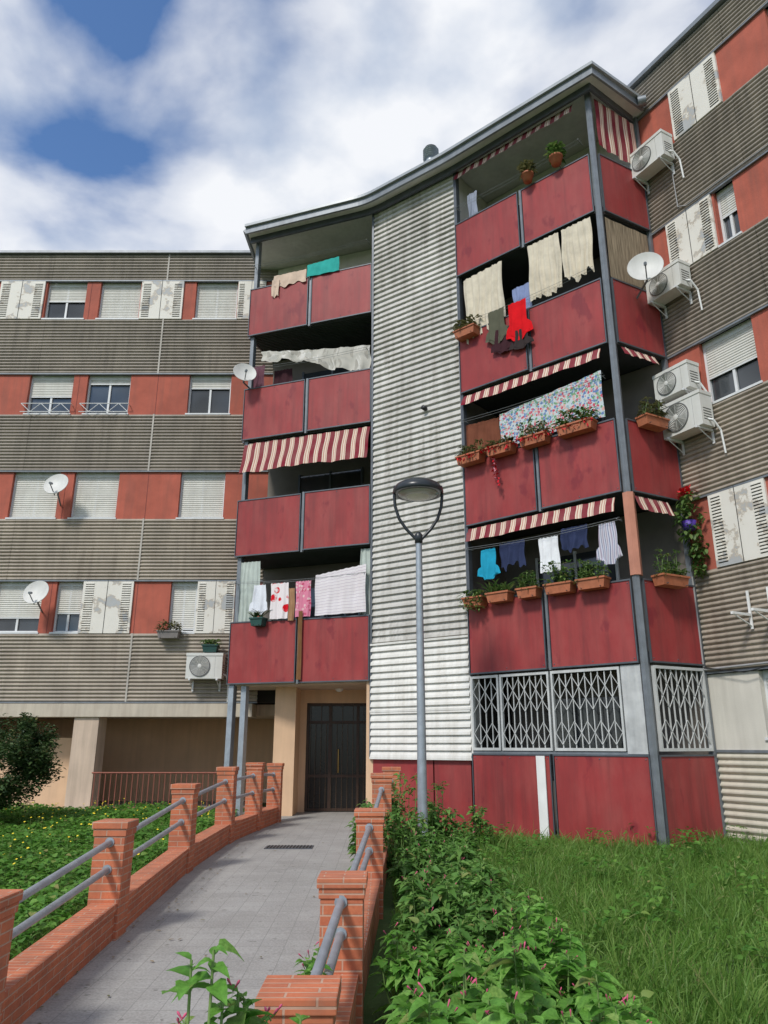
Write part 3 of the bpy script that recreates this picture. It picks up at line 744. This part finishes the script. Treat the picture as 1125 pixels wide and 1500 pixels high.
# ------------------------------------------------------------ planters and pots
def bush_into(mb,c,rx,rz,n,Ls,mat,up=.5,d=None):
    c=Vector(c)
    for _ in range(n):
        a=random.uniform(0,6.283); e=random.uniform(-.2,1.2)
        dv=Vector((math.cos(a)*math.cos(e),math.sin(a)*math.cos(e),math.sin(e)+up*.3))
        p=c+Vector((math.cos(a)*rx*random.random()*.9,math.sin(a)*rx*random.random()*.7,random.uniform(0,rz)))
        leaf_into(mb,p,dv,(0,0,1),Ls*random.uniform(.6,1.3),Ls*random.uniform(.3,.5),mat,.5)
def planter(F,s,n,z,w=.5,kind='bush',mat=None,pm=None,hgt=.2):
    mb=MB(); pm=pm or terra; mat=mat or potm
    t=.12
    a,b=s-w/2,s+w/2
    v=[F.p(a+.03,n-t+.02,z),F.p(a+.03,n+t-.02,z),F.p(b-.03,n+t-.02,z),F.p(b-.03,n-t+.02,z),F.p(a,n-t,z+.17),F.p(a,n+t,z+.17),F.p(b,n+t,z+.17),F.p(b,n-t,z+.17)]
    mb.add(v,[(0,3,2,1),(0,1,5,4),(1,2,6,5),(2,3,7,6),(3,0,4,7)],pm)
    box(mb,F,a-.012,b+.012,n+t,n+t+.015,z+.145,z+.175,pm); box(mb,F,a-.012,a,n-t,n+t,z+.145,z+.175,pm); box(mb,F,b,b+.012,n-t,n+t,z+.145,z+.175,pm)
    mb.add([F.p(a,n-t,z+.155),F.p(a,n+t,z+.155),F.p(b,n+t,z+.155),F.p(b,n-t,z+.155)],[(3,2,1,0)],soil)
    for ss in (a+.08,b-.08): bar(mb,F.p(ss,n-t-.04,z+.02),F.p(ss,n+t+.02,z+.02),.007,steeld,4)
    k=int(w/.1)
    for i in range(k):
        c=F.p(a+w*(i+.5)/k,n+.03,z+.15)
        hh=hgt*random.uniform(.7,1.3)
        if kind=='bush': bush_into(mb,c,.09,hh,44,.11,mat)
        elif kind=='sparse':
            bush_into(mb,c,.07,hh*.8,26,.11,mat)
            for _ in range(3):
                q=c+Vector((random.uniform(-.07,.07),random.uniform(-.05,.05),hh*random.uniform(.8,1.8))); bar(mb,c,q,.004,stemm,4)
                bush_into(mb,q-Vector((0,0,.04)),.03,.05,9,.08,mat)
        elif kind=='spiky':
            for _ in range(16):
                an=random.uniform(0,6.28); leaf_into(mb,c,(math.cos(an)*.7,math.sin(an)*.7,1),(0.1,0,1),hh*random.uniform(.9,2.0),.035,mat,.4)
        elif kind=='trail':
            bush_into(mb,c,.1,.14,30,.11,mat); bush_into(mb,F.p(a+w*(i+.5)/k,n+t,z-.08),.06,.22,24,.1,mat)
    return mb.build('planter_box')
zr=z2-.12; no=.20
planter(FC,.28,no,zr-.02,.42,'trail',potm); planter(FC,.82,no,zr,.46,'spiky',potm,hgt=.26); planter(FC,1.42,no,zr,.40,'sparse',potm)
planter(FC,2.02,no,zr,.5,'bush',potm,hgt=.36); planter(FC,2.62,no,zr,.5,'sparse',potm); planter(FS,.55,no,zr,.6,'sparse',potm)
zr=z3-.14
planter(FC,.30,no,zr,.55,'sparse',drym,hgt=.14); planter(FC,1.0,no,zr,.55,'bush',drym,hgt=.14); planter(FC,1.72,no,zr,.55,'sparse',drym); planter(FC,2.55,no,zr,.68,'bush',potm,hgt=.22); planter(FS,.55,no,zr,.55,'sparse',drym)
zr=z4-.16
planter(FC,.30,.18,zr,.5,'bush',drym,hgt=.22)
planter(FL,.75,.18,z2-.14,.3,'spiky',treem,pm=P('dark_green_pot',(.02,.07,.06),.5,.2),hgt=.2)
def pot(F,s,n,z,r=.1,mat=None,n_l=60,h=.18,pm=None,name='flower_pot'):
    mb=MB(); c=F.p(s,n,z)
    lathe(mb,c,(0,0,1),[(0,0),(r*.7,0),(r*.95,.14),(r*1.08,.145),(r*1.08,.18),(r*.9,.18),(r*.9,.15),(0,.15)],pm or terra,16)
    bar(mb,c+Vector((0,0,.05)),F.p(s,0,z+.05),.008,steeld,4)
    bush_into(mb,c+Vector((0,0,.16)),r,h,n_l,.13,mat or potm)
    return mb.build(name)
pot(FC,1.93,.20,z5-.02,.12,drym,200,.30); pot(FC,2.58,.20,z5+.02,.13,potm,220,.28)
g=MB(); rr=cloth_m('red_garland',(.5,.02,.03)); pp=cloth_m('pink_garland',(.6,.25,.3))
for i in range(60):
    t=i/60; leaf_into(g,FC.p(.82+.08*t+random.uniform(-.04,.04),.22,z3-.1-.62*t),(random.uniform(-1,1),random.uniform(-1,1),random.uniform(-1,.5)),(0,0,1),.07,.035,rr if i%3 else pp)
g.build('hanging_garland')
g=MB()
for i in range(150):
    s=.05+2.9*random.random(); leaf_into(g,FC.p(s,.33+random.uniform(-.02,.02),z3+.04-.1*random.random()),(random.uniform(-1,1),random.uniform(-1,1),random.uniform(-1,.5)),(0,0,1),.07,.035,rr)
g.build('red_tinsel')
g=MB(); c=FR.p(.22,.22,5.05)
lathe(g,c,(0,0,1),[(0,0),(.09,.0),(.12,.16),(.11,.16),(0,.13)],bluepot,14)
for _ in range(60): leaf_into(g,FR.p(.22,.2,5.75)+Vector((random.gauss(0,.04),random.gauss(0,.04),random.gauss(0,.04))),(random.uniform(-1,1),random.uniform(-1,1),random.uniform(-1,1)),(0.1,0,1),.09,.06,redflower)
bar(g,FR.p(.22,0,5.75),FR.p(.22,.2,5.75),.01,steeld,5)
for _ in range(380):
    zz=random.uniform(-.75,.65); w=.08+.13*max(0,1-abs(zz-.2)*1.3)
    leaf_into(g,c+Vector((random.uniform(-w,w)+(.08 if zz<-.2 else 0),random.uniform(-w,w),zz)),(random.uniform(-1,1),random.uniform(-1,1),random.uniform(-.8,.3)),(0,0,1),.10,.06,potm)
g.build('hanging_potted_plant')

# ------------------------------------------------------------ satellite dishes, AC units
def dish(c,d,r,wallp,name='satellite_dish'):
    mb=MB(); c=Vector(c); d=Vector(d).normalized(); dm=P('dish_grey',(.60,.60,.57),.5,.08,4,.4,(.4,.38,.34))
    prof=[(r*t,.22*r*t*t) for t in (0,.2,.4,.6,.8,1)]
    lathe(mb,c,d,prof,dm,28); lathe(mb,c-d*.012,d,[(r*t,.22*r*t*t) for t in (0.02,.5,1)],dm,28); lathe(mb,c,d,[(r,.22*r),(r*1.02,.2*r),(r,.17*r)],dm,28)
    up=Vector((0,0,1)); lnb=c+d*r*1.15-up*r*.55
    bar(mb,c-up*r*.95+d*.05,lnb,.012,steel,6); bar(mb,lnb,lnb+(c-lnb).normalized()*.1,.03,steel,8)
    bar(mb,c-d*.01,c-d*.12,.04,steeld,6); bar(mb,c-d*.1,c-d*.1-up*r*.6,.02,steel,8); bar(mb,c-d*.1-up*r*.6,wallp,.02,steel,8)
    return mb.build(name)
dish((-7.95,17.25,7.62),(-.1,-1,.35),.30,(-8.0,17.7,7.25))
dish((-8.05,17.2,4.95),(-.1,-1,.35),.30,(-8.1,17.7,4.6))
dish(FL.p(.16,.38,10.0),(.35,-1,.3),.27,FL.p(.1,0,9.8))
dish(FS.p(.52,.46,9.84),(-.35,-.9,.12),.31,FS.p(.7,.03,9.5))
def ac(F,s,z,w=.82,h=.56,n=.10,d=.30,name='air_conditioner_unit'):
    mb=MB(); a,b=s-w/2,s+w/2
    box(mb,F,a,b,n,n+d,z,z+h,acw); box(mb,F,a-.01,b+.01,n-.005,n+d+.012,z+h-.05,z+h+.012,acw)
    c=F.p(a+w*.38,n+d,z+h*.5); r=h*.42
    lathe(mb,c,F.n,[(r,.003),(r,.02),(r*.94,.02),(r*.9,.006),(0,.004)],P('ac_fan_grille',(.16,.16,.155),.5,.1),28)
    for k in (.15,.25,.35,.45,.55,.65,.75,.85): lathe(mb,c,F.n,[(r*k,.012),(r*k+.006,.020),(r*k+.012,.012)],acw,28)
    for i in range(12):
        an=math.pi*2*i/12; q=F.d*math.cos(an)+Vector((0,0,1))*math.sin(an); bar(mb,c+q*r*.2+F.n*.016,c+q*r*.95+F.n*.016,.003,acw,4)
    lathe(mb,c,F.n,[(r*.2,.01),(r*.2,.024),(0,.026)],acw,14)
    box(mb,F,a+w*.80,a+w*.803,n+d,n+d+.002,z+.03,z+h-.06,gap)
    for i in range(5): box(mb,F,b,b+.003,n+.05,n+d-.05,z+.1+i*.05,z+.115+i*.05,gap)
    for ss in (a+.1,b-.1):
        box(mb,F,ss-.02,ss+.02,0.05,n+d+.05,z-.04,z-.002,alu); bar(mb,F.p(ss,.05,z-.22),F.p(ss,n+d,z-.04),.010,alu,5)
        box(mb,F,ss-.02,ss+.02,.04,.06,z-.26,z-.04,alu)
    path_tube(mb,[F.p(b,n+.15,z+.12),F.p(b+.07,n+.12,z+.08),F.p(b+.1,n,z-.1),F.p(b+.1,.06,z-.5)],.018,white,6)
    ob=mb.build(name); bv=ob.modifiers.new('b','BEVEL'); bv.width=.008; bv.segments=2; bv.limit_method='ANGLE'
ac(FW,16-4.08,3.02)
ac(FR,.42,12.30); ac(FR,.44,9.46,.76,.50); ac(FR,.35,7.48,.74,.5); ac(FR,.47,6.72,.82,.62)
planter(FW,16-4.0,.22,3.62,.35,'bush',potm,pm=P('dark_green_pot',(.02,.07,.06),.5,.2),hgt=.12)
planter(FW,16-5.0,.18,3.95,.5,'bush',drym,pm=P('grey_pot',(.2,.18,.17),.6,.2),hgt=.2)
br=MB()
for s in (1.0,1.35): box(br,FR,s-.02,s+.02,.05,.07,3.3,3.9,white)
for s in (1.0,1.35): box(br,FR,s-.02,s+.02,.07,.5,3.5,3.54,white); bar(br,FR.p(s,.07,3.35),FR.p(s,.45,3.5),.012,white,5)
br.build('wall_bracket')

# ------------------------------------------------------------ street lamp
def lamp():
    mb=MB(); x,y=.55,11.5; zb=.12
    lathe(mb,(x,y,zb),(0,0,1),[(.13,0),(.13,.02),(.085,.03),(.075,.35),(.07,.9),(.058,3.0),(.05,4.52)],galv,20)
    lathe(mb,(x,y,zb+4.52),(0,0,1),[(.05,0),(.062,.0),(.062,.14),(.03,.18)],blackp,16)
    for s in (-1,1):
        ctrl=[(.0,4.66),(.08,4.75),(.20,4.88),(.31,5.05),(.37,5.25),(.385,5.42),(.37,5.60)]
        path_tube(mb,[Vector((x+s*a,y,z)) for (a,z) in ctrl],.026,blackp,8)
    z0=5.46
    lathe(mb,(x,y,z0),(0,0,1),[(.395,0),(.41,.02),(.405,.07),(.36,.14),(.26,.20),(.12,.24),(0,.25)],blackp,36)
    lathe(mb,(x,y,z0),(0,0,1),[(.395,0),(.34,-.005),(.31,.025)],blackp,36)
    lathe(mb,(x,y,z0),(0,0,1),[(.33,.004),(.30,-.02),(.18,-.045),(0,-.055)],P('lamp_diffuser',(.42,.43,.42),.25,.1,6),32)
    lathe(mb,(x,y,z0-.05),(0,0,-1),[(.2,-.01),(.12,.012),(0,.015)],P('lamp_led_plate',(.55,.55,.45),.3,.1),20)
    mb.build('street_lamp')
lamp()

# ------------------------------------------------------------ vegetation
def inside(x,y,poly):
    r=False; n=len(poly); j=n-1
    for i in range(n):
        xi,yi=poly[i]; xj,yj=poly[j]
        if (yi>y)!=(yj>y) and x<(xj-xi)*(y-yi)/(yj-yi)+xi: r=not r
        j=i
    return r
poly=[(-.1,15.2),(1.5,13.85),(4.02,11.7),(5.25,12.35),(10,4),(30,4),(30,40),(-.1,40)]
def gh(x,y): return np.interp(y,[0,3,5,10,16,40],[-.2,-.1,0,.12,.18,.2])
BL=[(0,1),(.3,.9),(.6,.7),(.85,.4),(1,.04)]
LS=[(0,.06),(.16,.82),(.38,1),(.68,.66),(.88,.26),(1,.02)]
def grass():
    pts=[];cl=[]
    def samp(n,x0,x1,y0,y1):
        xs=rng.uniform(x0,x1,n); ys=rng.uniform(y0,y1,n)
        for x,y in zip(xs,ys):
            if abs(x)<.56*y+.6 and not inside(x,y,poly): pts.append((x,y)); cl.append((0,0,rng.uniform(.75,1.0)))
    samp(30000,.05,4,2.4,6); samp(75000,.1,8.2,5,13.6)
    for _ in range(1300):
        cx,cy=rng.uniform(.9,8),rng.uniform(3.6,12.6); k=rng.uniform(.7,1.7)
        if not(abs(cx)<.56*cy+.6) or inside(cx,cy,poly): continue
        for _ in range(46):
            dx,dy=rng.normal(0,.055),rng.normal(0,.055)
            pts.append((cx+dx,cy+dy)); cl.append((dx*6,dy*6,k))
    p=np.array(pts); cl=np.array(cl); n=len(p)
    Pn=np.c_[p,gh(p[:,0],p[:,1])-.05]
    a=rng.uniform(0,6.283,n); lean=rng.uniform(.05,.6,n)
    D=np.c_[np.cos(a)*lean+cl[:,0]+.12,np.sin(a)*lean+cl[:,1],np.full(n,1.25)]
    Ln=rng.uniform(.16,.34,n)*cl[:,2]
    tall=np.clip((p[:,0]-3.4)/2,0,1)*.2; Ln+=tall*rng.random(n); Ln+=rng.random(n)**8*.25
    U=np.c_[rng.normal(0,1,n),rng.normal(0,1,n),np.full(n,.2)]
    ribbons('grass',Pn,D,U,Ln,rng.uniform(.005,.014,n),grassm,BL,rng.uniform(.25,.95,n),0,False)
    m=3600; cc=np.c_[rng.uniform(.6,7.5,80),rng.uniform(4,12.2,80)]; q=cc[rng.integers(0,80,m)]+rng.normal(0,.13,(m,2))
    k=np.array([not inside(x,y,poly) for x,y in q]); q=q[k]; m=len(q); a=rng.uniform(0,6.283,m)
    Lw=rng.uniform(.05,.11,m); ribbons('weeds',np.c_[q,gh(q[:,0],q[:,1])+rng.uniform(.08,.32,m)],np.c_[np.cos(a),np.sin(a),rng.uniform(-.1,.9,m)],np.c_[rng.normal(0,.3,m),rng.normal(0,.3,m),np.ones(m)],Lw,Lw*.5,coverm,LS,.4)
grass()
def cover():
    pts=[]
    xs=rng.uniform(-11.5,-2.55,60000); ys=rng.uniform(4.2,17.1,60000)
    for x,y in zip(xs,ys):
        if abs(x)<.56*y+.5 and x< -2.55-.03*y+ .05: pts.append((x,y))
    p=np.array(pts); n=len(p)
    h=.05+.13*(.5+.5*np.sin(p[:,0]*2.3+1.2*np.sin(p[:,1]*1.9)))*rng.random(n)+.10*rng.random(n)
    Pn=np.c_[p,gh(p[:,0],p[:,1])+h]
    a=rng.uniform(0,6.283,n); D=np.c_[np.cos(a),np.sin(a),rng.uniform(-.1,.9,n)]; U=np.c_[rng.normal(0,.3,n),rng.normal(0,.3,n),np.ones(n)]
    Ln=rng.uniform(.05,.12,n); ribbons('ground_cover_plants',Pn,D,U,Ln,Ln*.6,coverm,LS,.4)
    m=26000; q=p[rng.integers(0,n,m)]+rng.normal(0,.05,(m,2)); q=q[q[:,0]<-2.7]; m=len(q)
    a=rng.uniform(0,6.283,m); D=np.c_[np.cos(a)*.5,np.sin(a)*.5,np.ones(m)]
    ribbons('grass',np.c_[q,gh(q[:,0],q[:,1])],D,np.c_[rng.normal(0,1,m),rng.normal(0,1,m),np.full(m,.2)],rng.uniform(.15,.42,m),rng.uniform(.006,.012,m),grassm,BL,.5,0,False)
    f=MB()
    for _ in range(300):
        x,y=p[random.randrange(n)]
        if random.random()<.5 and y<9: continue
        z=float(gh(x,y))+random.uniform(.2,.33); r=random.uniform(.010,.018)
        lathe(f,(x,y,z),(random.uniform(-.4,.4),-.5,1),[(0,0),(r,.006)],yellow,6)
        bar(f,(x,y,z-.15),(x,y,z),.002,stemm,3)
    f.build('yellow_wildflowers')
cover()
def plant(name,centers,mat,nleaf,Lr,flowers=0,stems=8,fr=.012,wr=.58):
    e=empty(name); P_=[];D_=[];U_=[];L_=[]
    sb=MB(); fb=MB()
    for (x,y,z0,h,r) in centers:
        tips=[]
        for _ in range(stems):
            a=random.uniform(0,6.283); rr=r*math.sqrt(random.random())
            top=Vector((x+math.cos(a)*rr,y+math.sin(a)*rr,z0+h*random.uniform(.6,1.0)*(1-.25*(rr/r)**2)))
            base=Vector((x+math.cos(a)*rr*.25,y+math.sin(a)*rr*.25,z0))
            mid=base.lerp(top,.5)+Vector((math.cos(a)*rr*.2,math.sin(a)*rr*.2,.03))
            bar(sb,base,mid,.008,stemm,5,.006); bar(sb,mid,top,.006,stemm,5,.004); tips.append(top)
            k=max(2,nleaf//stems)
            for i in range(k):
                t=random.random()**.55; q=(base.lerp(mid,t*2) if t<.5 else mid.lerp(top,t*2-1))
                an=random.uniform(0,6.283); sp=r*.28*(1-t*.4)
                o=Vector((math.cos(an),math.sin(an),random.uniform(-.1,.5)))*sp*random.random()
                P_.append(q+o); D_.append((math.cos(an),math.sin(an),random.uniform(-.25,.6))); U_.append((random.gauss(0,.35),random.gauss(0,.35),1)); L_.append(random.uniform(*Lr)*(1.1-.4*t))
            for i in range(7):
                an=i*1.047*1.9+a; P_.append(top-Vector((0,0,.014*i))); D_.append((math.cos(an),math.sin(an),.5-.07*i)); U_.append((random.gauss(0,.2),random.gauss(0,.2),1)); L_.append(random.uniform(*Lr)*(.40+.1*i))
        for _ in range(flowers):
            t=random.choice(tips)+Vector((random.uniform(-.03,.03),random.uniform(-.03,.03),random.uniform(0,.015)))
            d=Vector((random.uniform(-.8,.8),random.uniform(-.8,.2),.8)).normalized()
            bar(fb,t,t+d*fr*1.2,.0025,stemm,4); lathe(fb,t+d*fr*1.2,d,[(.002,0),(.003,fr*1.0),(fr*.35,fr*1.8),(fr*.1,fr*2.3)],pink,7)
    Ln=np.array(L_)
    ribbons('leaves',np.array([tuple(v) for v in P_]),np.array(D_,float),np.array(U_,float),Ln,Ln*wr*rng.uniform(.8,1.1,len(Ln)),mat,LS,rng.uniform(.1,.7,len(Ln)),fold=.2,parent=e)
    sb.build('stems',e)
    if flowers: fb.build('flowers',e)
    return e
cs=[]
for i in range(28):
    y=random.uniform(5.6,10.8); x=.22+random.uniform(.0,.62)+ (y-6)*.03; h=random.uniform(.34,.80)
    cs.append((x,y,zg(0,y)-.03,h,random.uniform(.18,.34)))
plant('four_oclock_shrub',cs,shrubm,210,(.07,.15),flowers=3,stems=11)
cs=[(-.24,9.6,.12,.85,.16),(-.24,10.3,.12,.98,.2),(.15,10.0,.12,.85,.25),(.35,12.2,.12,1.2,.35),(.9,12.1,.12,1.0,.33),(1.35,12.0,.12,.65,.3),(.75,11.9,.12,.7,.3),(.1,11.9,.12,.9,.22),(1.0,10.6,.1,.45,.25)]
plant('four_oclock_shrub',cs,shrubm,230,(.07,.15),flowers=2,stems=12)
cs=[]
for i in range(14):
    y=random.uniform(4.1,5.8); x=random.uniform(.05,1.25); cs.append((x,y,zg(0,y)-.05,random.uniform(.45,.8),random.uniform(.18,.28)))
plant('four_oclock_plant',cs,nearm,120,(.09,.16),flowers=6,stems=9,wr=.64)
cs=[(.10,3.1,-.1,1.0,.17),(.38,2.95,-.1,.95,.19),(.68,3.1,-.1,.92,.2),(.95,3.3,-.1,.78,.18),(.25,3.6,-.1,1.0,.2),(.62,3.7,-.1,.96,.2),(.05,2.7,-.1,.88,.15),(.5,2.55,-.1,.80,.17),(1.0,3.9,-.08,.75,.2)]
plant('four_oclock_plant',cs,nearm,90,(.10,.17),flowers=10,stems=9,wr=.66)
plant('four_oclock_plant',[(-.50,2.35,-.12,1.27,.13),(-.33,2.45,-.12,1.22,.13),(-.62,2.5,-.12,1.12,.10),(-.42,2.15,-.12,1.14,.12),(-.24,2.35,-.12,1.12,.10)],nearm,80,(.09,.15),flowers=14,stems=10,wr=.62)
plant('four_oclock_plant',[(-.42,4.4,-.02,.86,.12),(-.4,4.0,-.02,.62,.12)],nearm,60,(.08,.13),flowers=4,stems=6)
plant('four_oclock_plant',[(1.60,3.0,-.1,.86,.16),(1.9,3.5,-.1,.5,.2)],nearm,60,(.09,.15),flowers=10,stems=7)
def tree():
    e=empty('small_tree'); mb=MB()
    def br(a,b,r0,r1,lv):
        bar(mb,a,b,r0,bark,8,r1)
        if lv>0:
            for _ in range(4):
                d=(b-a).normalized()+Vector((random.uniform(-.8,.8),random.uniform(-.8,.8),random.uniform(-.1,.6))); br(b,b+d.normalized()*(b-a).length*random.uniform(.6,.9),r1,r1*.5,lv-1)
    base=Vector((-6.95,14.2,.05)); br(base,base+Vector((.05,0,.42)),.10,.07,2)
    mb.build('trunk_and_limbs',e)
    n=17000; Pn=[]
    cl=[]
    for _ in range(64):
        v=Vector((random.gauss(0,1),random.gauss(0,1),random.gauss(0,1))).normalized()*random.random()**.4
        cl.append((Vector((v.x*1.12,v.y*1.1,v.z*.80)),random.uniform(.14,.30)))
    for _ in range(n):
        o,r=random.choice(cl); v=Vector((random.gauss(0,1),random.gauss(0,1),random.gauss(0,1))).normalized()*r*random.random()**.4
        q=Vector((-6.90,14.2,1.27))+o+v; Pn.append(tuple(q))
    Pn=np.array(Pn); a=rng.uniform(0,6.283,n); D=np.c_[np.cos(a),np.sin(a),rng.uniform(-.4,.9,n)]; Ln=rng.uniform(.05,.10,n)
    ribbons('foliage',Pn,D,np.c_[rng.normal(0,.5,n),rng.normal(0,.5,n),np.ones(n)],Ln,Ln*.45,treem,LS,.2,parent=e)
tree()

# ------------------------------------------------------------ world & sun
w=bpy.data.worlds.new('World'); scene.world=w; w.use_nodes=True; t=w.node_tree
bg=t.nodes['Background']; bg.inputs['Strength'].default_value=.1
el=math.radians(46); az=math.radians(212)
sk=t.nodes.new('ShaderNodeTexSky'); sk.sky_type='NISHITA'; sk.sun_disc=False; sk.sun_elevation=el; sk.sun_rotation=az; sk.air_density=1.2; sk.dust_density=.4; sk.ozone_density=2.5
tc=t.nodes.new('ShaderNodeTexCoord'); sp=t.nodes.new('ShaderNodeSeparateXYZ'); t.links.new(tc.outputs['Generated'],sp.inputs[0])
zz=t.nodes.new('ShaderNodeMath'); zz.operation='MAXIMUM'; zz.inputs[1].default_value=.04; t.links.new(sp.outputs[2],zz.inputs[0])
za=t.nodes.new('ShaderNodeMath'); za.operation='ADD'; za.inputs[1].default_value=.25; t.links.new(zz.outputs[0],za.inputs[0])
cb=t.nodes.new('ShaderNodeCombineXYZ')
for i in (0,1):
    dv=t.nodes.new('ShaderNodeMath'); dv.operation='DIVIDE'; t.links.new(sp.outputs[i],dv.inputs[0]); t.links.new(za.outputs[0],dv.inputs[1]); t.links.new(dv.outputs[0],cb.inputs[i])
mp=t.nodes.new('ShaderNodeMapping'); mp.inputs['Location'].default_value=(3.1,1.7,0); t.links.new(cb.outputs[0],mp.inputs['Vector'])
def wn(scale,detail,rough,dist=0):
    n=t.nodes.new('ShaderNodeTexNoise'); n.inputs['Scale'].default_value=scale; n.inputs['Detail'].default_value=detail; n.inputs['Roughness'].default_value=rough; n.inputs['Distortion'].default_value=dist
    t.links.new(mp.outputs[0],n.inputs['Vector']); return n.outputs['Fac']
mask=ramp(t,wn(3.0,7,.48,.15),[(.38,0.0),(.49,.70),(.58,1.0)])
shade=ramp(t,wn(6.0,5,.48),[(.34,(5.4,6.2,7.6)),(.56,(9.2,9.4,9.8))])
skc=mixc(t,1.0,sk.outputs[0],(1.05,1.3,1.6),'MULTIPLY')
col=mixc(t,mask,skc,shade)
t.links.new(col,bg.inputs['Color'])
sd=bpy.data.lights.new('sun','SUN'); sd.energy=2.9; sd.angle=math.radians(10); sd.color=(1,.96,.90)
so=bpy.data.objects.new('sun',sd); scene.collection.objects.link(so)
dv=Vector((math.sin(az)*math.cos(el),math.cos(az)*math.cos(el),math.sin(el)))
so.rotation_euler=(-dv).to_track_quat('-Z','Y').to_euler()

# ------------------------------------------------------------ camera
cd=bpy.data.cameras.new('camera'); cd.sensor_fit='VERTICAL'; cd.sensor_height=36; cd.sensor_width=27; cd.lens=26.4; cd.clip_end=3000; cd.clip_start=.05
co=bpy.data.objects.new('camera',cd); scene.collection.objects.link(co); co.location=(0,0,1.6); co.rotation_euler=(math.radians(90+17.2),0,0)
scene.camera=co
